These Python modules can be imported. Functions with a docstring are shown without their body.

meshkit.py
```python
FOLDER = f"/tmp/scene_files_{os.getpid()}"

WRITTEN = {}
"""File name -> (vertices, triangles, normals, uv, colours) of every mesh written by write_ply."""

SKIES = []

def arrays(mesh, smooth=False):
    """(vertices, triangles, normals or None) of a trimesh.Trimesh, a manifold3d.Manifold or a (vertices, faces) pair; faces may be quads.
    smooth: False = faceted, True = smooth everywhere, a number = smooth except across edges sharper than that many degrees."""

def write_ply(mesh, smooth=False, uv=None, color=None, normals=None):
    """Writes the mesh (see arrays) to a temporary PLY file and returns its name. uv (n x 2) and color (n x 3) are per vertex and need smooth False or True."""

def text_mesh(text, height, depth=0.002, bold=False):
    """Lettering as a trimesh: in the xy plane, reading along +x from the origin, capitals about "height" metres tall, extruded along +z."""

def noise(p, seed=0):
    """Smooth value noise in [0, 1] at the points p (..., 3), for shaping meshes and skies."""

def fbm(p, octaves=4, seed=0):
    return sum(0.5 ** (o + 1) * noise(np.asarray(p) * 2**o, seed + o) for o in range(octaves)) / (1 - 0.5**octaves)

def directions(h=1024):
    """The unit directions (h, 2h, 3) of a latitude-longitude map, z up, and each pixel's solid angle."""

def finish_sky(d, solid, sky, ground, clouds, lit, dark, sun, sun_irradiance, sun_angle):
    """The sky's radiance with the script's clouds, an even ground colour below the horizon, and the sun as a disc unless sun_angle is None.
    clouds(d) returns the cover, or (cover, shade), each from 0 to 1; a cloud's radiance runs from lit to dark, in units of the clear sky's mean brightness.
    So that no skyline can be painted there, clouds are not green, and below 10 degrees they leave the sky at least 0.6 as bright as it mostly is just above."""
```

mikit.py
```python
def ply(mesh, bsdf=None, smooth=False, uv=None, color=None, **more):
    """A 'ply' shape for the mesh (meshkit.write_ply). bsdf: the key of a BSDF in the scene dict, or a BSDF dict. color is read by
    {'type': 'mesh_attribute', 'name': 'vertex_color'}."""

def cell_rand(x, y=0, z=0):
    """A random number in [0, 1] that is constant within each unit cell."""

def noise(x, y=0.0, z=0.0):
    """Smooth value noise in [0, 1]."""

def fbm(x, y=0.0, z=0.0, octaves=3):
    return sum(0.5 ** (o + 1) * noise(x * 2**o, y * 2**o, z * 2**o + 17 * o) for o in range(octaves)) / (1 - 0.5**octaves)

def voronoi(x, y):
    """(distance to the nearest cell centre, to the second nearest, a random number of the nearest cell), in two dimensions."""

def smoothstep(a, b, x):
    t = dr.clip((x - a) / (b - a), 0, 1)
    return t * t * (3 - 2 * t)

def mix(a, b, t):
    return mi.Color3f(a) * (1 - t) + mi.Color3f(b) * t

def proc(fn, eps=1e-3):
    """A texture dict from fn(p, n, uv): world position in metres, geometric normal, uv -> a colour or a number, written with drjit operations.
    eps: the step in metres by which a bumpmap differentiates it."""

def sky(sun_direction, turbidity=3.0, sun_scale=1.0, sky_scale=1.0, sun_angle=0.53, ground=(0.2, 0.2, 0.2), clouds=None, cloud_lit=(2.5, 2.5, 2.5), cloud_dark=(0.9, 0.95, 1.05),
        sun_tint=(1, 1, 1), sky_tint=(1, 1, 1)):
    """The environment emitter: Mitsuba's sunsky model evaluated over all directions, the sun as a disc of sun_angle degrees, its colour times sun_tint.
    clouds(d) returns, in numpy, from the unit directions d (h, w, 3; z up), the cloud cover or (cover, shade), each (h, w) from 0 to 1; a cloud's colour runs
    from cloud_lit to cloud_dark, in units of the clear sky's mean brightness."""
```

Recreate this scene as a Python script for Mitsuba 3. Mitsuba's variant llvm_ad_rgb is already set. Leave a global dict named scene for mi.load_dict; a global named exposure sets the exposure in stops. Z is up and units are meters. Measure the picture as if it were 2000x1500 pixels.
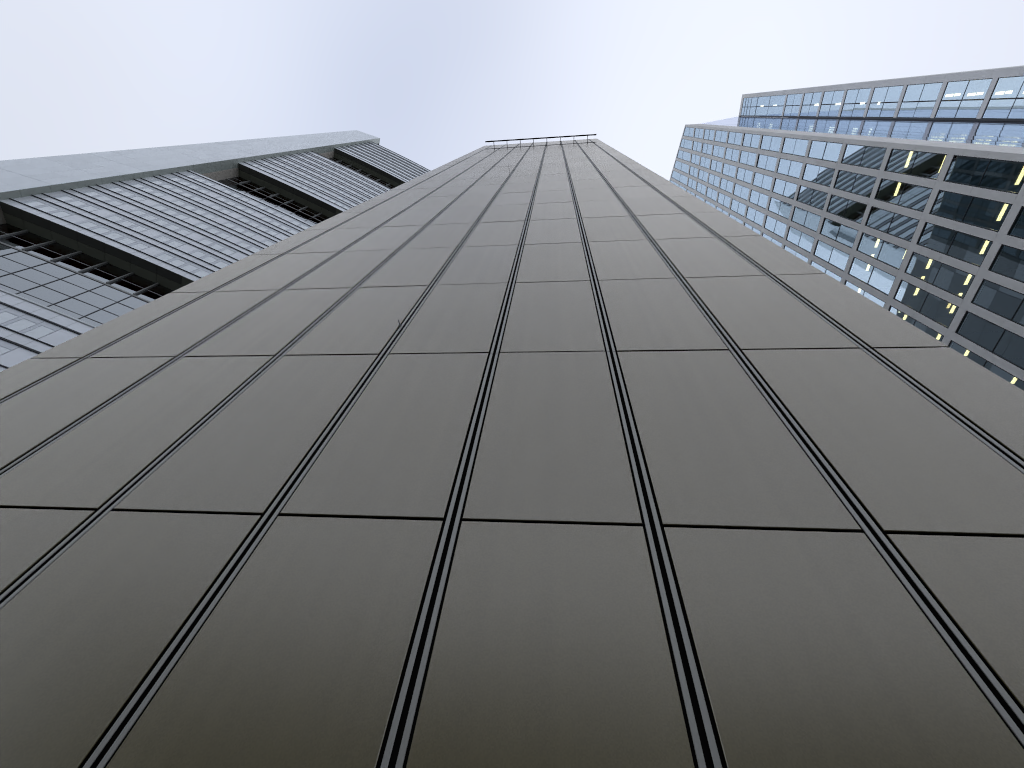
import math, random
import numpy as np, trimesh, mitsuba as mi, drjit as dr, mikit
from mikit import proc, noise, fbm, cell_rand, smoothstep, mix

T = mi.ScalarTransform4f
rnd = random.Random(7)
scene, labels = {'type': 'scene'}, {}

# ------------------------------------------------------------------ camera, sky, exposure
# metres; the camera is the origin, the pavement lies 1.6 m below it, x runs along the dark tower, y into it
ROT = np.array([[0.99473483, 0.05921332, 0.08364447],      # right
                [-0.00487121, 0.84258141, -0.53854697],    # down
                [-0.10236643, 0.53530398, 0.83843352]])    # forward
scene['camera'] = {
    'type': 'perspective', 'fov': 101.06, 'fov_axis': 'x', 'near_clip': 0.05, 'far_clip': 6000.0,
    'to_world': T().look_at(origin=[0, 0, 0], target=ROT[2].tolist(), up=(-ROT[1]).tolist())}
exposure = 2.13


def cover(d):
    """Bright high overcast: brightest overhead and towards +x, darker to the horizon as overcast skies are, with a soft blue thinning."""
    x, y, z = d[..., 0], d[..., 1], np.maximum(d[..., 2], 0.02)
    u, v = x / (z + 0.15), y / (z + 0.15)
    n = 0
    for k, (a, b, ph, w) in enumerate([(2.3, -1.1, 4.1, 0.5), (1.9, 2.7, 0.8, 0.4), (-4.1, 2.2, 2.6, 0.25), (3.3, 5.2, 5.2, 0.2), (7.1, -4.2, 1.0, 0.22), (-6.3, 8.4, 3.0, 0.20), (13.0, 9.0, 0.4, 0.12), (-17.0, 12.0, 2.2, 0.10), (9.0, 23.0, 5.0, 0.08)]):
        n = n + w * np.sin(a * u + b * v + ph + 0.6 * np.sin(1.7 * v - 1.1 * u + k))
    thin = np.exp(-((u + 0.27 + 0.3 * v) ** 2 / 0.07 + (v + 0.02) ** 2 / 0.12)) * (1 + 0.25 * n)
    c = np.clip(0.94 - 0.30 * thin + 0.03 * n, 0.4, 1.0)
    shade = np.clip(0.98 * (1 - z) + 0.06 - 0.08 * u / (1 + np.abs(u)) + 0.085 * n - 0.22 * np.exp(-((u - 0.20) ** 2 + (v - 0.08) ** 2) / 0.07), 0, 1)
    return c, shade


scene['sky'] = mikit.sky([-0.86, -0.28, 0.42], turbidity=4, sun_scale=0.0, sun_angle=30, sun_tint=(0.80, 0.96, 1.35), clouds=cover,
                         sky_tint=(0.72, 1.0, 1.45), cloud_lit=(2.30, 2.41, 2.70), cloud_dark=(1.36, 1.42, 1.60), ground=(0.16, 0.16, 0.16))
scene['sky']['sampling_weight'] = 50.0
labels['sky'] = {'label': 'pale hazy overcast sky with faint blue thinnings', 'kind': 'structure'}


# ------------------------------------------------------------------ materials
def mat(key, **d):
    scene[key] = {'type': 'principled', **d}
    return key


def two(key, inner):
    scene[key] = {'type': 'twosided', 'bsdf': inner}
    return key


def rgb(*c):
    return {'type': 'rgb', 'value': list(c)}


def grain(base, fine=0.07, broad=0.24, scale=0.35):
    """A coated sheet: flake grain, soft broad mottling, faint run-off streaks."""
    def fn(p, n, uv):
        h = p.x + p.y * 0.73
        g = cell_rand(h * 260 * scale, p.z * 260 * scale, p.y * 90) if fine else mi.Float(0.5)
        b = fbm(h * 0.55, p.z * 0.40, p.y * 0.2, 3)
        s = noise(h * 9.0, p.z * 0.16, 3.0) if fine else mi.Float(0.5)
        v = 1 + fine * (g - 0.5) + broad * (b - 0.5) + 0.10 * (s - 0.5)
        return mi.Color3f(*base) * v
    return proc(fn)


PANEL, PANEL_FAR = [], []
for i, t in enumerate((1.0, 0.93, 1.07, 0.97, 1.03)):
    for where, fine in ((PANEL, 0.16), (PANEL_FAR, 0.0)):
        where.append(two(f'mat_panel_{i}_{len(PANEL_FAR) if fine == 0 else "near"}', {
            'type': 'roughplastic', 'alpha': 0.085 + 0.006 * i, 'int_ior': 2.2, 'specular_reflectance': rgb(1.0, 0.963, 0.905), 'nonlinear': False,
            'diffuse_reflectance': grain((0.128 * t, 0.112 * t, 0.054 * t), fine)}))
FLANK = [two('mat_flank_0', {'type': 'plastic', 'int_ior': 1.6, 'diffuse_reflectance': rgb(0.016, 0.026, 0.028)}), two('mat_flank_1', {'type': 'plastic', 'int_ior': 1.9, 'diffuse_reflectance': rgb(0.03, 0.045, 0.05)})]
BAR = two('mat_bar', {'type': 'principled', 'base_color': rgb(0.31, 0.315, 0.29), 'roughness': 0.4, 'metallic': 0.3})
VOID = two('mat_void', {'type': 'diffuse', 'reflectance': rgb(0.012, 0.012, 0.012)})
RAIL = two('mat_rail', {'type': 'principled', 'base_color': rgb(0.07, 0.075, 0.085), 'roughness': 0.5, 'metallic': 0.3})
FRAME = two('mat_frame', {'type': 'principled', 'base_color': rgb(0.022, 0.025, 0.028), 'roughness': 0.4})


def stone_fn(p, n, uv):
    h = p.x + p.y
    b = fbm(h * 0.9, p.z * 0.9, p.y * 0.9, 3)
    s = cell_rand(dr.floor(p.y * 0.405 + 0.2), dr.floor(p.z * 0.27), 5)
    return mi.Color3f(0.83, 0.825, 0.80) * (1 + 0.12 * (b - 0.5) + 0.06 * (s - 0.5))


STONE = two('mat_stone', {'type': 'principled', 'base_color': proc(stone_fn), 'roughness': 0.75, 'specular': 0.3})
GLASS = 'mat_glass'
scene[GLASS] = {'type': 'thindielectric', 'int_ior': 9.0, 'specular_reflectance': rgb(0.74, 0.90, 1.0), 'specular_transmittance': rgb(0.90, 0.98, 0.84)}
MIRROR = two('mat_ribbed_metal', {'type': 'roughconductor', 'alpha': 0.008, 'specular_reflectance': rgb(0.70, 0.74, 0.84), 'material': 'none'})
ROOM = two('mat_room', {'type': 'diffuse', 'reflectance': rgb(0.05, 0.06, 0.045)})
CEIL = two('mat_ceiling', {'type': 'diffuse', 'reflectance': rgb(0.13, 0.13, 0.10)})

SPAN = []
for i, t in enumerate((1.0, 0.98, 1.025)):
    SPAN.append(two(f'mat_metal_panel_{i}', {'type': 'principled', 'base_color': grain((0.67 * t, 0.705 * t, 0.735 * t), 0.0, 0.10), 'roughness': 0.32, 'metallic': 0.25}))
SURR2 = two('mat_grey_spandrel', {'type': 'principled', 'base_color': rgb(0.16, 0.17, 0.18), 'roughness': 0.4})
SURR = two('mat_window_surround', {'type': 'principled', 'base_color': rgb(0.57, 0.61, 0.65), 'roughness': 0.35, 'metallic': 0.2})
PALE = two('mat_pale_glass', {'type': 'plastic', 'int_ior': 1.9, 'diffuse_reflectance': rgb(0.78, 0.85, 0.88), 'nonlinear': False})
DARKGLASS = two('mat_garden_glass', {'type': 'plastic', 'int_ior': 4.2, 'diffuse_reflectance': rgb(0.012, 0.018, 0.017), 'specular_reflectance': rgb(0.90, 0.97, 1.0)})
PYLON = []
for i, t in enumerate((1.0, 0.965, 1.03)):
    PYLON.append(two(f'mat_pylon_{i}', {'type': 'principled', 'base_color': grain((0.68 * t, 0.735 * t, 0.765 * t), 0.0, 0.08), 'roughness': 0.28, 'specular': 0.5}))
RETURN = two('mat_return', {'type': 'principled', 'base_color': grain((0.34, 0.375, 0.34), 0.0, 0.10), 'roughness': 0.4})
RIBBED = two('mat_beige_ribs', {'type': 'principled', 'base_color': rgb(0.45, 0.42, 0.37), 'roughness': 0.6})
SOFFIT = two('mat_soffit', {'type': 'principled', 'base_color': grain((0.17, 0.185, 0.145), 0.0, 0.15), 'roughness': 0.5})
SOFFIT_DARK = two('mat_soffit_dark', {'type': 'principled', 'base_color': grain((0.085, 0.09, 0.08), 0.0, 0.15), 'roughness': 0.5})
MULLION = two('mat_mullion', {'type': 'principled', 'base_color': rgb(0.33, 0.34, 0.33), 'roughness': 0.4, 'metallic': 0.2})
SILVER = two('mat_silver', {'type': 'principled', 'base_color': rgb(0.52, 0.55, 0.56), 'roughness': 0.35, 'metallic': 0.3})
FINMAT = two('mat_fin', {'type': 'principled', 'base_color': rgb(0.05, 0.055, 0.065), 'roughness': 0.5})
DARKLINE = two('mat_grid_line', {'type': 'principled', 'base_color': rgb(0.05, 0.055, 0.06), 'roughness': 0.4})


def paving_fn(p, n, uv):
    j = dr.minimum(dr.abs(p.x / 0.6 - dr.round(p.x / 0.6)), dr.abs(p.y / 0.6 - dr.round(p.y / 0.6)))
    c = cell_rand(dr.floor(p.x / 0.6 + 0.5), dr.floor(p.y / 0.6 + 0.5), 1)
    return mi.Color3f(0.21, 0.205, 0.195) * (0.88 + 0.2 * c + 0.15 * (fbm(p.x * 0.3, p.y * 0.3) - 0.5)) * dr.select(j < 0.012, 0.55, 1.0)


PAVING = two('mat_paving', {'type': 'diffuse', 'reflectance': proc(paving_fn)})
LAMPMAT = two('mat_lamp', {'type': 'diffuse', 'reflectance': rgb(0.7, 0.7, 0.6)})

# ------------------------------------------------------------------ helpers
counts = {}


def key_of(name, parent=None):
    k = (parent + '__' if parent else '') + name
    n = counts.get(k, -1) + 1
    counts[k] = n
    return k if n == 0 else f'{k}_{n:03d}'


def obj(name, shape, parent=None, to_world=None, bsdf=None, **lab):
    """One entry of the scene: `shape` is a mikit.ply dict, shared between alike pieces."""
    k = key_of(name, parent)
    s = dict(shape)
    if to_world is not None:
        s['to_world'] = to_world
    if bsdf is not None:
        s['bsdf'] = {'type': 'ref', 'id': bsdf}
    scene[k] = s
    if lab:
        labels[k] = lab
    return k


def thing(name, label, category, **more):
    k = key_of(name)
    labels[k] = {'label': label, 'category': category, **more}
    return k


def box(x0, x1, y0, y1, z0, z1):
    return trimesh.creation.box(bounds=[[x0, y0, z0], [x1, y1, z1]])


def cat(ms):
    return trimesh.util.concatenate(ms)


def cassette(w, h, d=0.06, c=0.004):
    """A sheet panel standing at x, z 0..w, 0..h, its face at y=0 towards -y, with a small chamfer round the face."""
    v, f = [], []
    for (i, y) in ((0, d), (0, c), (c, 0)):
        v += [(i, y, i), (w - i, y, i), (w - i, y, h - i), (i, y, h - i)]
    for r in range(2):
        for q in range(4):
            a, b = r * 4 + q, r * 4 + (q + 1) % 4
            f += [(a, b, b + 4), (a, b + 4, a + 4)]
    f += [(8, 9, 10), (8, 10, 11)]
    m = trimesh.Trimesh(np.array(v, float), np.array(f), process=False)
    m.fix_normals()
    if m.face_normals[-1][1] > 0:
        m.invert()
    return m


def pane(w, h, bulge, n=4):
    """A glass pane w x h at y=0 with a slight pillow, as real insulated panes have; smooth normals."""
    g = np.linspace(0, 1, n + 1)
    v = [(a * w, -bulge * 16 * a * (1 - a) * b * (1 - b), b * h) for b in g for a in g]
    f = []
    for j in range(n):
        for i in range(n):
            a = j * (n + 1) + i
            f += [(a, a + 1, a + n + 2), (a, a + n + 2, a + n + 1)]
    return trimesh.Trimesh(np.array(v), np.array(f), process=False)


def window_frame(w, h, b, d, y0=0.0, bars=()):
    """Four frame members (and cross bars at the given z) round an opening w x h, from y0 to y0+d."""
    ms = [box(0, b, y0, y0 + d, 0, h), box(w - b, w, y0, y0 + d, 0, h), box(b, w - b, y0, y0 + d, 0, b), box(b, w - b, y0, y0 + d, h - b, h)]
    ms += [box(b, w - b, y0 + 0.02, y0 + d, z - 0.022, z + 0.022) for z in bars]
    return cat(ms)


def move(x, y, z, rz=0.0, tiltx=0.0, tiltz=0.0):
    t = T().translate([x, y, z])
    if rz or tiltz:
        t = t @ T().rotate([0, 0, 1], rz + tiltz)
    if tiltx:
        t = t @ T().rotate([1, 0, 0], tiltx)
    return t


# ------------------------------------------------------------------ the ground
GZ = -1.6
obj('plaza_pavement', mikit.ply(box(-700, 700, -700, 700, GZ - 0.5, GZ), PAVING), label='grey stone pavement of the plaza between the towers', kind='structure')

# ------------------------------------------------------------------ the low block that closes the plaza behind the viewer
block = thing('plaza_block', 'low brown stone block with rows of dark windows, across the plaza behind the viewer', 'building')
BS = two('mat_brown_stone', {'type': 'diffuse', 'reflectance': grain((0.20, 0.16, 0.12), 0.0, 0.2)})
BY0, BW, BH = -30.0, 84.0, 16.0
obj('wall', mikit.ply(box(-44, -44 + BW, BY0 - 16, BY0, GZ, GZ + BH), BS), block)
obj('cornice', mikit.ply(box(-44.3, -43.7 + BW, BY0 - 16.3, BY0 + 0.35, GZ + BH + .004, GZ + BH + 0.7), BS), block)
bwf = mikit.ply(window_frame(1.5, 2.1, 0.1, 0.1, 0.0, (1.4,)), FRAME)
bwp = mikit.ply(box(0.1, 1.4, 0.03, 0.05, 0.1, 2.0), DARKGLASS)
for r in range(4):
    for c in range(28):
        t = move(-44 + 2.25 + 3.0 * c, BY0 + 0.101, GZ + 1.2 + 3.8 * r, 180)
        k = obj('window', bwf, block, t)
        obj('pane', bwp, k, t)

# ------------------------------------------------------------------ the dark panelled tower in front
WY, BAY, ROW = 3.45, 2.0, 3.598
JX = [-9.057 + BAY * i for i in range(8)]            # centre lines of the vertical joints
XL, XR = -10.28, 6.15
ZR = [2.829 + ROW * (i - 1) for i in range(0, 21)]   # centre lines of the horizontal joints, 20th is the top
GAP, JW = 0.034, 0.20
tower = thing('panelled_tower', 'dark grey tower of flat metal panels with triple vertical joint lines, nearest in the middle', 'tower')
core = box(XL + 0.06, XR - 0.06, WY + 0.075, WY + 40, GZ, ZR[-1] - 0.05)
obj('core_wall', mikit.ply(core, VOID), tower)
wide, tall = BAY - JW, ROW - GAP
cz = lambda w, h: cassette(w, h, 0.014, 0.004)
p_full = mikit.ply(cz(wide, tall))
wl, wr = (JX[0] - JW / 2) - XL, XR - (JX[7] + JW / 2)
p_left, p_right = mikit.ply(cz(wl, tall)), mikit.ply(cz(wr, tall))
hb = ZR[0] - GAP / 2 - GZ - 0.05
b_full, b_left, b_right = mikit.ply(cz(wide, hb)), mikit.ply(cz(wl, hb)), mikit.ply(cz(wr, hb))
for r in range(-1, 20):
    z0 = GZ + 0.05 if r < 0 else ZR[r] + GAP / 2
    kinds = (b_left, b_full, b_right) if r < 0 else (p_left, p_full, p_right)
    amp = 0.05
    for c in range(9):
        x0 = XL if c == 0 else JX[c - 1] + JW / 2
        sh = kinds[0] if c == 0 else kinds[2] if c == 8 else kinds[1]
        obj('panel', sh, tower, move(x0, WY + rnd.uniform(0, 0.0015), z0, 0, rnd.gauss(0, amp), rnd.gauss(0, 0.05)), rnd.choice(PANEL if r < 6 else PANEL_FAR))
# two slim bars stand in every vertical joint, two storeys long
zb = [GZ + 0.05] + [ZR[i] for i in range(0, 21, 2)]
bars = {}
for x in JX:
    for a, b in zip(zb[:-1], zb[1:]):
        h = round(b - a - 0.012, 4)
        if h not in bars:
            m = cassette(0.046, h, 0.010, 0.003)
            bars[h] = mikit.ply(m, BAR)
        for dx in (-0.071, 0.025):
            obj('joint_bar', bars[h], tower, move(x + dx, WY + 0.014, a + 0.006))
# right and left flank cladding, roof coping
fl = mikit.ply(cassette(3.95, tall))
for sx, ang in ((XR, 90), (XL, -90)):
    for r in range(20):
        for q in range(10):
            y = WY + 0.07 + 4.0 * q + (0 if sx == XR else 3.95)
            obj('flank_panel', fl, tower, move(sx, y, ZR[r] + GAP / 2, ang, rnd.gauss(0, .1)), FLANK[(r + q) % 2 if q % 3 else 0])
obj('roof_coping', mikit.ply(box(XL - 0.01, XR + 0.01, WY + 0.01, WY + 40, ZR[-1] - 0.012, ZR[-1] + 0.09), PANEL[2]), tower)
# facade access rail on eight brackets below the roof
rail = cat([box(-8.9, 5.31, WY - 0.92, WY - 0.78, 62.53, 62.74)])
rk = obj('access_rail', mikit.ply(rail, RAIL), tower, label='dark rail held out from the wall on eight brackets below the roof')
obj('wall_rail', mikit.ply(box(-8.95, 5.35, WY - 0.045, WY - 0.003, 62.54, 62.66), RAIL), tower)
br = mikit.ply(cat([box(-0.034, 0.034, WY - 0.78, WY - 0.046, 62.56, 62.66), box(-0.07, 0.07, WY - 0.06, WY - 0.046, 62.48, 62.74)]), RAIL)
for i in range(8):
    obj('bracket', br, rk, move(-7.80 + 1.717 * i, 0, 0))
for x, z, l in ((-3.13, 7.62, 0.13), (-3.27, 34.2, 0.55)):
    pin = cat([box(-0.008, 0.008, WY - l, WY + 0.02, -0.008, 0.008), box(-0.03, 0.03, WY - 0.012, WY - 0.002, -0.03, 0.03)])
    obj('anchor_pin', mikit.ply(pin, RAIL), tower, T().translate([x, 0, z]) @ T().translate([0, WY, 0]) @ T().rotate([0, 0, 1], -4) @ T().translate([0, -WY, 0]))

# ------------------------------------------------------------------ the striped tower on the left
left = thing('striped_tower', 'tall grey tower of horizontal window bands with deep garden openings and a pale corner pylon', 'tower')
P0, TH0, KAP = np.array([-64.6, 4.7]), math.radians(25.5), math.radians(0.18)


def plan(s, off=0.0):
    th = TH0 + KAP * s
    return (P0[0] + (math.sin(th) - math.sin(TH0)) / KAP - math.sin(th) * off, P0[1] - (math.cos(th) - math.cos(TH0)) / KAP + math.cos(th) * off, math.degrees(th))


def on_left(s, off, z, **k):
    x, y, a = plan(s, off)
    return move(x, y, z, a, **k)


def arc_band(s0, s1, o0, o1, z0, z1, step=1.53):
    """A curved solid band following the facade from s0 to s1, between depths o0 and o1 and heights z0 and z1."""
    n = max(1, int(round((s1 - s0) / step)))
    v, f = [], []
    for i in range(n + 1):
        s = s0 + (s1 - s0) * i / n
        for o in (o0, o1):
            x, y, _ = plan(s, o)
            v += [(x, y, z0), (x, y, z1)]
    q = lambda a, b, c, d: f.extend([(a, b, c), (a, c, d)])
    for i in range(n):
        a, b = 4 * i, 4 * i + 4
        q(a, b, b + 1, a + 1); q(a + 2, a + 3, b + 3, b + 2); q(a, a + 2, b + 2, b); q(a + 1, b + 1, b + 3, a + 3)
    q(0, 1, 3, 2); e = 4 * n; q(e, e + 2, e + 3, e + 1)
    return trimesh.Trimesh(np.array(v), np.array(f), process=False)


MOD, S1, SMAX = 1.53, 23.4, 56.0                    # panel module, end of what the photograph shows, end of the wing
SEAM0 = 14.75 - 9 * MOD                             # first seam after the pylon
seams = [0.0] + [SEAM0 + MOD * i for i in range(0, 16)]
ROOF = 168.2
BLOCKS = [  # bottom, top, first window sill, floors, storey
    (-1.0, 34.05, 3.74, 8, 3.78),
    (47.75, 78.75, 49.02, 8, 3.78),
    (92.2, 123.75, 94.05, 8, 3.84),
    (137.4, ROOF, 139.1, 8, 3.72)]
WIN_H = 2.34
spandrels = {}


def spandrel(w, h):
    kx = (round(w, 3), round(h, 3))
    if kx not in spandrels:
        spandrels[kx] = mikit.ply(cassette(kx[0], kx[1], 0.045, 0.008))
    return spandrels[kx]


def win_mesh(w, h):
    """A window panel: metal surround with a deep set opening."""
    b0, b1, t, d = WB0, WB1, WT, 0.07
    return cat([box(0, b0, 0, d, 0, h), box(w - b1, w, 0, d, 0, h), box(b0, w - b1, 0, d, h - t, h), box(b0, w - b1, 0, d, 0, 0.05)])


wins, panes = {}, {}
WB0, WB1, WT = 0.30, 0.06, 0.62
FIN = 0.13
wr_ = random.Random(11)
for bi, (zb0, zb1, zs, nf, st) in enumerate(BLOCKS):
    # the dark backing that the slots and gaps show
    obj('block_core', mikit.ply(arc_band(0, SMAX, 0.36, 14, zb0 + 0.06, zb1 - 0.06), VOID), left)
    floors = range(nf) if bi else range(5, nf)
    if not bi:
        obj('base_storeys', mikit.ply(arc_band(0, SMAX, 0.0, 0.3, zb0, zs + 5 * st - 0.15), SPAN[1]), left)
    tops = []
    for fl in floors:
        w0 = zs + st * fl
        slot_s, slot_h = 0.18, 0.27
        # spandrel below the window band
        a = zb0 if (fl == 0) else w0 - st + WIN_H + slot_h
        if bi == 0 and fl == 5:
            a = w0 - 1.1
        tops.append((a, w0 - slot_s))
        if fl == nf - 1:
            tops.append((w0 + WIN_H + slot_h, zb1))
        # dark sunshade fins at sill and head
        if fl * st + zs > 20:
            obj('sunshade_fin', mikit.ply(arc_band(0.02, SMAX, -FIN, -0.004, w0 - slot_s + .02, w0 - slot_s + .07, 3.06), FINMAT), left)
            obj('sunshade_fin', mikit.ply(arc_band(0.02, SMAX, -FIN, -0.004, w0 + WIN_H + .02, w0 + WIN_H + .09, 3.06), FINMAT), left)
        # the window band
        run = 0
        for i in range(len(seams) - 1):
            s = seams[i]
            w = seams[i + 1] - s - 0.03
            if s > S1 or w < 0.5:
                continue
            if run <= 0:
                run = wr_.choice((3, 4, 4, 5, 6)); blank = True
            else:
                blank = False
            run -= 1
            if bi == 3:
                continue
            if blank:
                obj('spandrel_panel', spandrel(w, WIN_H), left, on_left(s + 0.015, 0.01, w0), SPAN[wr_.randrange(3)])
                continue
            kx = round(w, 3)
            if kx not in wins:
                wins[kx] = mikit.ply(win_mesh(w, WIN_H), SURR)
                panes[kx] = mikit.ply(box(WB0, w - WB1, 0.035, 0.06, 0.05, WIN_H - WT), PALE)
            k = obj('window', wins[kx], left, on_left(s + 0.015, 0.0, w0))
            obj('pane', panes[kx], k, on_left(s + 0.015, 0.0, w0, tiltx=wr_.gauss(0, 0.1)))
        far = [arc_band(S1 + .02, SMAX, 0.02, 0.07, w0, w0 + WIN_H), arc_band(0.05, S1, 0.02, 0.07, w0, w0 + WIN_H)]
        if bi == 3:
            obj('window_band', mikit.ply(far[1], PALE), left)
        if True:
            obj('far_window_band', mikit.ply(far[0], DARKGLASS), left)
    for (a, b) in tops:
        h = b - a
        if h < 0.2:
            continue
        if bi in (0, 1):
            for i in range(len(seams) - 1):
                s = seams[i]
                if s > S1:
                    continue
                obj('spandrel_panel' if bi == 1 else 'lower_spandrel_panel', spandrel(seams[i + 1] - s - 0.03, h), left, on_left(s + 0.015, 0, a), SPAN[wr_.randrange(3)])
            obj('far_spandrel', mikit.ply(arc_band(S1 + 0.02, SMAX, 0, 0.05, a, b), SURR2), left)
        else:
            obj('spandrel_strip', mikit.ply(arc_band(0, S1, 0, 0.05, a, b), SPAN[(bi + int(a)) % 3]), left)
            obj('far_spandrel', mikit.ply(arc_band(S1 + 0.02, SMAX, 0, 0.05, a, b), SURR2), left)
    obj('metal_pier', mikit.ply(arc_band(S1 - .02, S1 + .9, -0.3, 0.06, zb0 + .02, zb1 - .02, .5), SPAN[0]), left)
    # light cover strips on the panel seams of the two nearest blocks
    if bi in (0, 1):
        st_m = []
        for s in seams[1:]:
            if s > S1:
                continue
            for (a, b) in tops:
                x, y, ang = plan(s, -0.004)
                m = box(-0.016, 0.016, -0.010, 0.03, a, b)
                m.apply_transform(trimesh.transformations.rotation_matrix(math.radians(ang), [0, 0, 1]))
                m.apply_translation([x, y, 0])
                st_m.append(m)
        obj('seam_strips', mikit.ply(cat(st_m), SILVER), left, kind='stuff')
    # the underside: a dark outer strip and an olive inner one, split every two panels
    if bi:
        REC = 2.6
        for i in range(0, len(seams) - 2, 2):
            s0, s1 = seams[i] + 0.02, seams[i + 2] - 0.02
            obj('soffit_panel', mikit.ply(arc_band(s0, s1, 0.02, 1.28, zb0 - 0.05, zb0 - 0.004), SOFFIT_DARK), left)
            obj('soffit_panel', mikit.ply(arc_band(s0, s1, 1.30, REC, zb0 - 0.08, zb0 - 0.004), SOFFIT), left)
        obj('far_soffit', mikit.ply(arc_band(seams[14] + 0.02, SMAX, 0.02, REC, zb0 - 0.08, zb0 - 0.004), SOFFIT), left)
    if bi == 0:
        obj('ledge', mikit.ply(arc_band(0, SMAX, -0.10, 0.5, zb1 + 0.004, zb1 + 0.22), SILVER), left)

# garden glazing between the blocks, set back behind the facade
MS = [-0.2] + [2.85 + 3.05 * i for i in range(19)]
for gi in range(3):
    z0, z1 = BLOCKS[gi][1], BLOCKS[gi + 1][0]
    tr = [z1 - d for d in (10.15, 8.12, 6.1, 3.98, 2.0)] if gi == 0 else [z1 - d for d in (10.2, 8.1, 6.0, 4.0, 2.0)]
    zz = [z0] + tr + [z1]
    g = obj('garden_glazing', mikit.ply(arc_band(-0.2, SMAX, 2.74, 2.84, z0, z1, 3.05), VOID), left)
    for i in range(len(MS) - 1):
        for a, b in zip(zz[:-1], zz[1:]):
            w = MS[i + 1] - MS[i] - 0.06
            obj('pane', mikit.ply(pane(w, b - a - 0.06, 0.006)), g, on_left(MS[i] + 0.03, 2.62, a + 0.03, tiltx=wr_.gauss(0, 0.12), tiltz=wr_.gauss(0, 0.1)), DARKGLASS)
    ms = []
    for z in tr:
        thick = 0.12 if abs(z - tr[3]) < 0.01 else 0.035
        m = arc_band(-0.2, SMAX, 2.60 - thick * 0.6, 2.7, z - thick, z + thick, 3.05)
        obj('transom', mikit.ply(m, SILVER if abs(z - tr[4]) < .01 else MULLION if thick > .1 else DARKLINE), g)
    for i, s in enumerate(MS[1:]):
        x, y, a = plan(s, 2.6)
        obj('mullion', mikit.ply(box(-0.04, 0.04, -0.03, 0.1, z0, tr[3] - 0.13), DARKLINE), g, move(x, y, 0, a))
        obj('post', mikit.ply(box(-0.07, 0.07, -0.22, 0.1, tr[3] + 0.13, z1 - 0.1), MULLION), g, move(x, y, 0, a))
obj('end_wall', mikit.ply(arc_band(SMAX + .01, SMAX + .4, -0.3, 14, GZ, ROOF + 3, 1), PYLON[1]), left)
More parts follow.
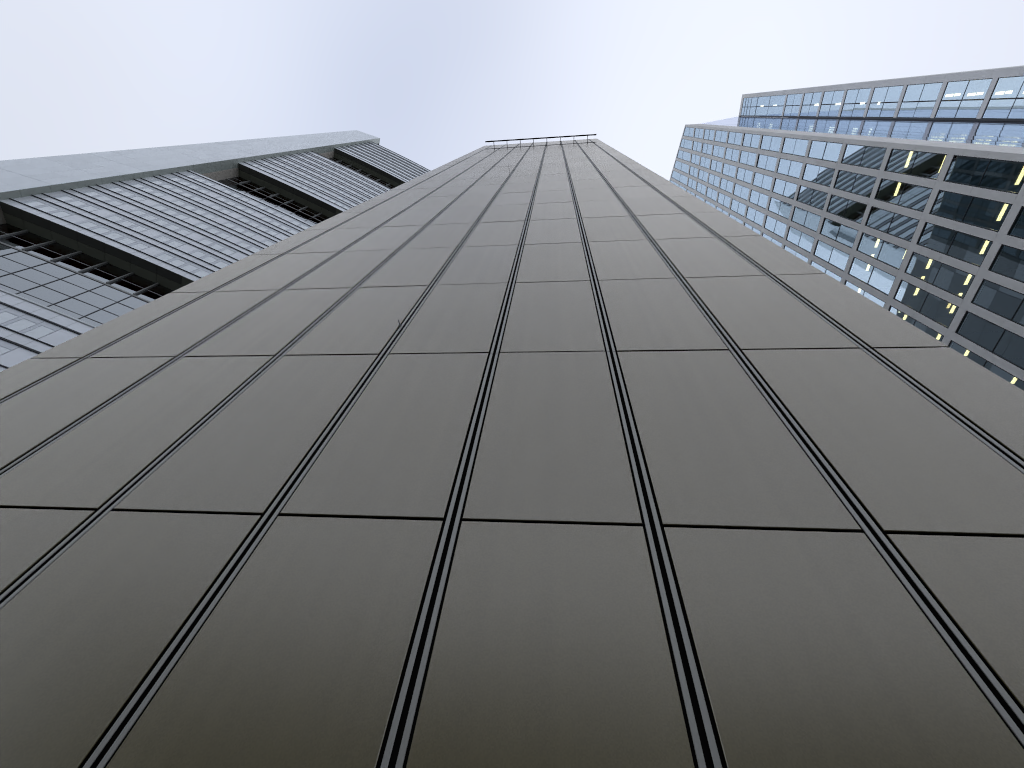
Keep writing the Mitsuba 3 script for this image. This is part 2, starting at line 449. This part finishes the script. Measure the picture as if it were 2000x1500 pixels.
obj('roof_slab', mikit.ply(arc_band(-0.5, SMAX, 0.02, 14, ROOF + 0.004, ROOF + 0.3), SPAN[1]), left)

# the pale corner pylon and its return
PI_, PO_ = np.array([-64.2, 3.95]), np.array([-72.4, 0.95])
pd = (PO_ - PI_) / np.linalg.norm(PO_ - PI_)
pin_ = np.array([-pd[1], pd[0]]); pin_ = pin_ if pin_[1] > 0 else -pin_
PA = math.degrees(math.atan2(-pd[1], -pd[0]))        # heading from the outer to the inner edge
PW, PTOP, PD = float(np.linalg.norm(PO_ - PI_)), 176.0, 3.6
py = obj('corner_pylon', mikit.ply(box(0.05, PW - 0.05, 0.08, PD, GZ, PTOP - 0.05), VOID), left, move(PO_[0], PO_[1], 0, PA), label='pale corner pylon taller than the roof')
zrow = [GZ] + [54.4 - 14.75 * i for i in (3, 2, 1)] + [54.4 + 14.75 * i for i in range(9)]
zrow = [z for z in zrow if z < PTOP - 3] + [PTOP]
NC = 5
for a, b in zip(zrow[:-1], zrow[1:]):
    sub = 4
    for j in range(sub):
        za, zb_ = a + (b - a) * j / sub, a + (b - a) * (j + 1) / sub
        for c in range(NC):
            w = PW / NC - 0.012
            h = zb_ - za - (0.05 if j == sub - 1 else 0.012)
            x = (c + 0.5) * PW / NC - w / 2
            obj('panel', mikit.ply(cassette(w, h, 0.07, 0.004)), py, T().translate([PO_[0], PO_[1], 0]) @ T().rotate([0, 0, 1], PA) @ T().translate([x, 0, za + 0.02]) @ T().rotate([1, 0, 0], rnd.gauss(0, 0.05)), rnd.choice(PYLON))
obj('side_cladding', mikit.ply(box(-0.03, 0.048, 0.0, PD, GZ, PTOP), PYLON[0]), py, move(PO_[0], PO_[1], 0, PA))
# return face towards the facade: green-grey panels, then beige ribs deep in the garden openings
for i, (za) in enumerate(np.arange(10.0, PTOP - 1, 3.66)):
    zb_ = min(za + 3.62, PTOP)
    obj('return_panel', mikit.ply(box(PW, PW + 0.05, 0.02, 1.75, za, zb_), RETURN), py, move(PO_[0], PO_[1], 0, PA))
for z0, z1 in ((34, 47.7), (78.8, 92.1), (123.8, 137.3)):
    prof = [(PW, 1.77), (PW + 0.03, 1.77)]
    for q in range(8):
        prof += [(PW + 0.03, 1.85 + 0.2 * q), (PW + 0.09, 1.86 + 0.2 * q), (PW + 0.09, 1.95 + 0.2 * q), (PW + 0.03, 1.96 + 0.2 * q)]
    prof += [(PW + 0.03, PD), (PW, PD)]
    import shapely
    m = trimesh.creation.extrude_polygon(shapely.Polygon(prof), z1 - z0, engine='earcut')
    m.apply_translation([0, 0, z0])
    obj('ribbed_cladding', mikit.ply(m, RIBBED), py, move(PO_[0], PO_[1], 0, PA))

# ------------------------------------------------------------------ the stone grid tower on the right
right = thing('stone_grid_tower', 'light stone tower with a grid of blue mirrored windows and yellow lamps inside', 'tower')
U, AZ = 30.9, 88.9


def on_face(u, s, z, az=AZ, **k):
    """Frame of a facade through (u, 0) with heading az: local x runs towards smaller s, -y faces the street."""
    t = T().translate([u, 0, 0]) @ T().rotate([0, 0, 1], az - 180) @ T().translate([u * math.cos(math.radians(az)) - s, 0, z])
    if k.get('tiltz'):
        t = t @ T().rotate([0, 0, 1], k['tiltz'])
    if k.get('tiltx'):
        t = t @ T().rotate([1, 0, 0], k['tiltx'])
    return t


# main block: ten bays of double-height windows
CZ0, CP, CH = 1.0848 * U, 0.23315 * U, 0.2115 * U
RS0, RP, RWD = 0.1675 * U, 0.0804 * U, 0.0607 * U
CORNER, SEND = 0.1529 * U, (0.1675 + 0.0804 * 10) * U
NB, KLO, KHI = 10, -3, 10


def roof_a(s):
    return 3.893 * U + 0.714 * (s - CORNER)


zbase = CZ0 + CP * KLO
obj('base_storey', mikit.ply(box(-SEND, -CORNER, 0.0, 0.5, GZ, zbase - 0.004), STONE), right, on_face(U, 0, 0))
wframe = mikit.ply(window_frame(RWD, CH, 0.07, 0.16, 0.025, (CH * 0.5,)), FRAME)
wpane = [mikit.ply(pane(RWD - 0.16, CH * 0.5 - 0.09, b), smooth=True) for b in (0.0008, 0.002, 0.004)]
pier_st = mikit.ply(cassette(RP - RWD, CP / 2 - 0.012, 0.30, 0.006), STONE)
corner_st = mikit.ply(cassette(RS0 - CORNER, CP / 2 - 0.012, 0.30, 0.006), STONE)
span_st = mikit.ply(cassette(RWD - 0.008, CP - CH, 0.30, 0.006), STONE)
wrn = random.Random(5)


def tilt():
    return dict(tiltx=wrn.gauss(0, 0.16), tiltz=wrn.gauss(0, 0.16))


for r in range(NB):
    s_lo = RS0 + RP * r                              # side towards the corner
    s_hi = s_lo + RWD
    for k in range(KLO, KHI + 1):
        z = CZ0 + CP * k
        f = obj('window', wframe, right, on_face(U, s_hi, z))
        for j in range(2):
            obj('pane', wpane[wrn.randrange(3)], f, on_face(U, s_hi - 0.08, z + 0.075 + j * (CH * 0.5 - 0.055), **tilt()) @ T().translate([0, 0.075, 0]), GLASS)
        obj('spandrel', span_st, right, on_face(U, s_hi - 0.004, z + CH))
    # top window, cut by the sloping roof
    z = CZ0 + CP * (KHI + 1)
    hl, hr = roof_a(s_hi) - 0.35 - z, roof_a(s_lo) - 0.35 - z
    def slab(x0, x1, y0, y1, za, zb, zc, zd):
        """Box between x0 and x1 whose bottom runs za->zb and top zc->zd."""
        v = [(x, y, q) for x, lo, hi in ((x0, za, zc), (x1, zb, zd)) for y in (y0, y1) for q in (lo, hi)]
        return trimesh.convex.convex_hull(np.array(v))
    hx = lambda x: hl + (hr - hl) * x / RWD
    ms = [slab(0, .075, 0.025, .20, 0, 0, hx(0), hx(.075)), slab(RWD - .075, RWD, 0.025, .20, 0, 0, hx(RWD - .075), hx(RWD)), box(.075, RWD - .075, 0.025, .20, 0, .075),
          slab(.075, RWD - .075, .025, .20, hx(.075) - .09, hx(RWD - .075) - .09, hx(.075), hx(RWD - .075))]
    zt = CP * 1.0 - 0.2 if hr > CP + 0.6 else hr * 0.5
    ms.append(box(.075, RWD - .075, .045, .20, zt - .022, zt + .022))
    f = obj('window', mikit.ply(cat(ms), FRAME), right, on_face(U, s_hi, z))
    x0, x1 = .08, RWD - .08
    for (za, zb_, zc, zd) in ((.08, .08, zt - .04, zt - .04), (zt + .04, zt + .04, hx(x0) - .1, hx(x1) - .1)):
        q = trimesh.Trimesh(np.array([(x0, .075, za), (x1, .075, zb_), (x1, .075, zd), (x0, .075, zc)]), np.array([(0, 1, 2), (0, 2, 3)]), process=False)
        obj('pane', mikit.ply(q, GLASS), f, on_face(U, s_hi, z))
    # the piers, in stones half a cell high
    for k in range(KLO, KHI + 6):
        for j in range(2):
            z = CZ0 + CP * k + j * CP / 2
            if z + CP / 2 > roof_a(s_hi) - 0.3:
                continue
            obj('pier_stone', pier_st, right, on_face(U, s_hi + RP - RWD, z + 0.006))
            if r == 0:
                obj('corner_stone', corner_st, right, on_face(U, s_lo, z + 0.006))
    ztop = CZ0 + CP * (KHI + 1)
    nfull = 0
    while ztop + CP / 2 <= roof_a(s_hi) - 0.3:
        ztop += CP / 2
    m = slab(0, RP - RWD, 0, .3, 0, 0, roof_a(s_hi + RP - RWD) - .004 - ztop, roof_a(s_hi) - .004 - ztop)
    obj('pier_stone', mikit.ply(m, STONE), right, on_face(U, s_hi + RP - RWD, ztop + 0.006))
    z = CZ0 + CP * (KHI + 1)
    m = slab(0, RWD, 0, .3, hl + .004, hr + .004, roof_a(s_hi) - .004 - z, roof_a(s_lo) - .004 - z)
    obj('spandrel', mikit.ply(m, STONE), right, on_face(U, s_hi, z))
zt = CZ0 + CP * (KHI + 1)
nz = zt
while nz + CP / 2 <= roof_a(RS0 + RWD) - 0.3:
    nz += CP / 2
obj('corner_stone', mikit.ply(box(0, RS0 - CORNER, 0, .3, 0, roof_a(CORNER) - .01 - nz), STONE), right, on_face(U, RS0, nz + .006))
# parapet along the sloping roof
cop = slab(-SEND, -CORNER, -.03, .6, roof_a(SEND), roof_a(CORNER), roof_a(SEND) + .16, roof_a(CORNER) + .16)
obj('roof_coping', mikit.ply(cop, STONE), right, on_face(U, 0, 0))
# the block behind the windows
deep = 4.6
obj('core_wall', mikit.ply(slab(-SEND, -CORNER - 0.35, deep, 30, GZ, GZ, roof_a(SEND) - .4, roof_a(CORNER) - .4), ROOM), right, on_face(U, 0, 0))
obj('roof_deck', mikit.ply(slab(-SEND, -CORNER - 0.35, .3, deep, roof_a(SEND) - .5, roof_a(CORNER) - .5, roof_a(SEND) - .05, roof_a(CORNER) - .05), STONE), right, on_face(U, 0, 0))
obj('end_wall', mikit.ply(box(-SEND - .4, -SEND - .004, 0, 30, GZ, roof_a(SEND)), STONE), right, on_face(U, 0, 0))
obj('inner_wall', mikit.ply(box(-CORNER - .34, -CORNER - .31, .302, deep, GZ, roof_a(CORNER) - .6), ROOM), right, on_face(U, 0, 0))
for k in range(KLO, KHI + 2):
    for fr, th in ((-0.03, 0.16), (0.385, 0.6)):
        z = CZ0 + CP * k + CP * fr
        if k == KHI + 1 and fr > 0:
            continue
        obj('ceiling', mikit.ply(box(-SEND + .1, -CORNER - .36, .36, deep - .004, z, z + th), CEIL), right, on_face(U, 0, 0))
for i in range(4):                                   # room partitions between the bays
    s = RS0 + RP * (2 * i + 1) + RWD + (RP - RWD) / 2 + RP
    obj('partition', mikit.ply(box(-s - .06, -s + .06, .36, deep - .01, zbase, CZ0 + CP * 11), ROOM), right, on_face(U, 0, 0))


def lamp(shape_size, tw, power, name='ceiling_lamp'):
    m = box(0, shape_size[0], 0, shape_size[1], 0, 0.05)
    s = mikit.ply(m, LAMPMAT)
    s['emitter'] = {'type': 'area', 'radiance': rgb(*power), 'sampling_weight': 0.01}
    return obj(name, s, right, tw)


WARM = (1.3, 1.15, 0.64)
for k, r, half in [(1, 0, 'u'), (1, 0, 'l'), (0, 0, 'l'), (1, 1, 'u'), (0, 1, 'l'), (2, 2, 'l'), (0, 2, 'l'), (-1, 2, 'l'), (1, 3, 'u'), (1, 3, 'l'), (0, 3, 'u'), (0, 3, 'l'), (-1, 3, 'l'),
                   (1, 4, 'u'), (0, 4, 'u'), (0, 4, 'l'), (1, 5, 'u'), (0, 5, 'u'), (0, 5, 'l'), (-1, 5, 'u'), (-1, 5, 'l'), (-1, 1, 'l')]:
    # under the cell's own ceiling or the one of its lower storey, two metres in
    z = CZ0 + CP * (k + 1) - 0.03 * CP if half == 'u' else CZ0 + CP * k + 0.385 * CP
    s = RS0 + RP * r + 0.42
    lamp((1.35, 0.24), on_face(U, s + 1.35, z - 0.06) @ T().translate([0, 2.0, 0]), WARM)
    lamp((0.34, 0.24), on_face(U, s - 0.08, z - 0.06) @ T().translate([0, 2.0 + 0.12 * (r % 2), 0]), WARM)

# small downlights and a few desk-side fittings deeper in the rooms
lr = random.Random(21)
for k, r in [(0, 4), (0, 5), (0, 6), (-1, 3), (-1, 4), (-1, 5), (-1, 6), (-1, 7), (-2, 5), (-2, 6), (-2, 7), (0, 2), (-1, 2), (0, 1), (1, 2), (-1, 6), (0, 6)]:
    z = CZ0 + CP * k + (0.385 * CP if lr.random() < .6 else 0.97 * CP)
    s = RS0 + RP * r + lr.uniform(.2, 1.5)
    lamp((lr.choice((.18, .18, .5)), .18), on_face(U, s + .2, z - .06) @ T().translate([0, lr.uniform(.8, 3.6), 0]), lr.choice(((.9, .72, .35), (1.1, .95, .55), (.7, .72, .6))))

# corner return of the main block, and the mirror-bright ribbed wall behind it
CY = (CORNER - U * math.cos(math.radians(AZ))) * math.sin(math.radians(AZ))
RX0, RX1 = U + CY * math.tan(math.radians(90 - AZ)), 34.1
UF, FAZ = 49.0, 88.3
GY1 = 0.0745 * UF
ret_h = CP / 2
for i in range(33):
    z = zbase + ret_h * i
    if z + ret_h > roof_a(CORNER):
        break
    obj('return_stone', mikit.ply(cassette(RX1 - RX0 - .304, ret_h - .012, .3, .006), STONE), right, move(RX0 + .304, CY, z + .006))
obj('return_stone', mikit.ply(box(RX0 + .304, RX1, CY, CY + .3, z + .006, roof_a(CORNER) - .01), STONE), right)
obj('return_stone', mikit.ply(box(RX0 + .304, RX1, CY, CY + .3, GZ, zbase), STONE), right)
NS = 7
sw = (UF - RX1) / NS
ztop_g = lambda x: roof_a(CORNER) + (x - RX1) / (UF - RX1) * (2.835 * UF - roof_a(CORNER))
gy = lambda x: CY + 0.05 + (x - RX1) / (UF - RX1) * (GY1 - CY)
gr = random.Random(3)
for i in range(NS):
    xa, xb = RX1 + sw * i, RX1 + sw * (i + 1) - 0.03
    ns, nz_ = 10, 26
    ph, tw = gr.uniform(0, 6), gr.uniform(-.02, .02)
    v = []
    for j in range(nz_):
        for a in np.linspace(0, 1, ns):
            x = xa + (xb - xa) * a
            z = GZ + (ztop_g(x) - GZ) * j / (nz_ - 1)
            bow = 0.012 * (1 - (2 * a - 1) ** 2)
            v.append((x, gy(x) - bow + tw * (a - .5) + 0.008 * math.sin(ph + z * 0.3) * (a - .5), z))
    f = []
    for j in range(nz_ - 1):
        for a in range(ns - 1):
            p = j * ns + a
            f += [(p, p + 1, p + ns + 1), (p, p + ns + 1, p + ns)]
    obj('mirror_strip', mikit.ply(trimesh.Trimesh(np.array(v), np.array(f), process=False), MIRROR, smooth=True), right)
bk = []
for x in (RX1, UF):
    for dy in (.06, .4):
        bk += [(x, gy(x) + dy, GZ), (x, gy(x) + dy, ztop_g(x) - .1)]
obj('mirror_backing', mikit.ply(trimesh.convex.convex_hull(np.array(bk)), VOID), right)

# the set-back wing: one bay of paired windows
F0, FW0, FM, FW1 = 0.0046 * UF, 0.0214 * UF, 0.0622 * UF, 0.1005 * UF
FE = [1.2784 + 0.1467 * i for i in range(-6, 8)]     # window bottoms
FCH, FROOF = 0.1327 * UF, 2.8216 * UF
fz = [e * UF for e in FE if e * UF + FCH < 2.32 * UF]
tops = [2.3103, 2.4622, 2.6053, 2.6812, 2.723, 2.7567, 2.7931]
fwf = mikit.ply(window_frame(FW1 - FW0, FCH, 0.06, 0.14, 0.10, (FCH * 0.5,)), FRAME)


def wing_panes(f, z, h, halves=2):
    for (sa, sb) in ((FW0, FM), (FM, FW1)):
        for j in range(halves):
            hh = h / halves
            w = sb - sa - 0.14
            obj('pane', mikit.ply(pane(w, hh - 0.12, gr.choice((0.001, 0.002, 0.004))), smooth=True), f, on_face(UF, sb - 0.07, z + 0.06 + j * hh, FAZ, **tilt()) @ T().translate([0, 0.07, 0]), GLASS)


fmul = box(FW1 - FM - 0.04, FW1 - FM + 0.04, 0.03, 0.2, 0, FCH)
fwf = mikit.ply(cat([window_frame(FW1 - FW0, FCH, 0.06, 0.14, 0.025, (FCH * 0.5,)), fmul]), FRAME)
fsp = mikit.ply(cassette(FW1 - FW0, 0.014 * UF, 0.24, 0.006), STONE)
for z in fz:
    f = obj('window', fwf, right, on_face(UF, FW1, z, FAZ))
    wing_panes(f, z, FCH)
    obj('spandrel', fsp, right, on_face(UF, FW1, z - 0.014 * UF, FAZ))
zt0 = fz[-1] + FCH
obj('spandrel', fsp, right, on_face(UF, FW1, zt0, FAZ))
lv = [zt0 + 0.014 * UF] + [t * UF for t in tops[1:]]
for a, b in zip(lv[:-1], lv[1:]):
    h = b - a
    fr = cat([window_frame(FW1 - FW0, h, 0.05, 0.14, 0.025, ()), box(FW1 - FM - 0.04, FW1 - FM + 0.04, 0.03, 0.2, 0, h)])
    f = obj('window', mikit.ply(fr, FRAME), right, on_face(UF, FW1, a, FAZ))
    wing_panes(f, a, h, 1)
obj('spandrel', mikit.ply(box(0, FW1 - FW0, 0, .24, 0, FROOF - lv[-1]), STONE), right, on_face(UF, FW1, lv[-1] + .004, FAZ))
for i in range(60):
    za = GZ + 3.4 * i
    if za > FROOF - 0.3:
        break
    zb_ = min(za + 3.388, FROOF)
    obj('corner_stone', mikit.ply(cassette(FW0 - F0 - .006, zb_ - za, .24, .006), STONE), right, on_face(UF, FW0 - .003, za, FAZ))
obj('dark_seal', mikit.ply(box(0, 0.22, .01, .3, GZ, FROOF - .02), FRAME), right, on_face(UF, FW1 + .224, 0, FAZ))
obj('wing_base', mikit.ply(box(-FW1, -FW0, 0, .3, GZ, fz[0] - 0.014 * UF - .006), STONE), right, on_face(UF, 0, 0, FAZ))
obj('wing_core', mikit.ply(box(-FW1 - .3, -F0 - .02, 4.2, 26, GZ, FROOF - .3), ROOM), right, on_face(UF, 0, 0, FAZ))
obj('wing_roof', mikit.ply(box(-FW1 - .3, -F0, .245, 26, FROOF - .28, FROOF - .004), STONE), right, on_face(UF, 0, 0, FAZ))
obj('wing_end_wall', mikit.ply(box(-F0 - .019, -F0, .245, 26, GZ, FROOF - .3), STONE), right, on_face(UF, 0, 0, FAZ))
fcells = fz
for z in fcells:
    for dz, th in ((FCH + .02, .3), (FCH * 0.5 - .10, .25)):
        obj('ceiling', mikit.ply(box(-FW1 - .2, -FW0 + .2, .3, 4.19, z + dz, z + dz + th), CEIL), right, on_face(UF, 0, 0, FAZ))
for z in lv[1:]:
    obj('ceiling', mikit.ply(box(-FW1 - .2, -FW0 + .2, .3, 4.19, z - .05, z + .1), CEIL), right, on_face(UF, 0, 0, FAZ))


def strip_in(s, z, e0, e1, w=0.28, power=WARM):
    lamp((w, e1 - e0), on_face(UF, s + w / 2, z - 0.07, FAZ) @ T().translate([0, e0, 0]), power)


COOL = (1.2, 1.18, 0.95)
for ci, full in ((6, True), (5, True), (4, False), (7, False)):
    z = 1.2784 * UF + 0.1467 * UF * (ci - 6)
for i in (0, -1):
    z = (1.2784 + 0.1467 * i) * UF
    for zc in (z + FCH + .02, z + FCH * .5 - .10):
        for s in (0.45, 2.2):
            strip_in(s + .35, zc, 0.40, 1.25)
            strip_in(s + .35, zc, 1.40, 2.05)
for i, half in ((3, 0), (4, 0), (5, 0)):
    z = (1.2784 + 0.1467 * i) * UF + FCH * .5 - .10
    for s in (0.8, 3.1):
        strip_in(s, z, 0.8, 1.5 + 0.5 * (i == 4), 0.3, COOL)
z = (1.2784 + 0.1467 * 2) * UF + FCH + .02
strip_in(0.9, z, 1.2, 1.5, 0.4, COOL)
strip_in(3.2, z, 1.2, 1.5, 0.4, COOL)
for s, zi, e in ((0.9, 1, 1.0), (3.0, 1, 1.0), (0.8, 2, 1.0), (3.0, 2, 1.0), (0.7, 1, 2.6)):
    strip_in(s, lv[zi] - .05, e, e + .7, 0.3, COOL)
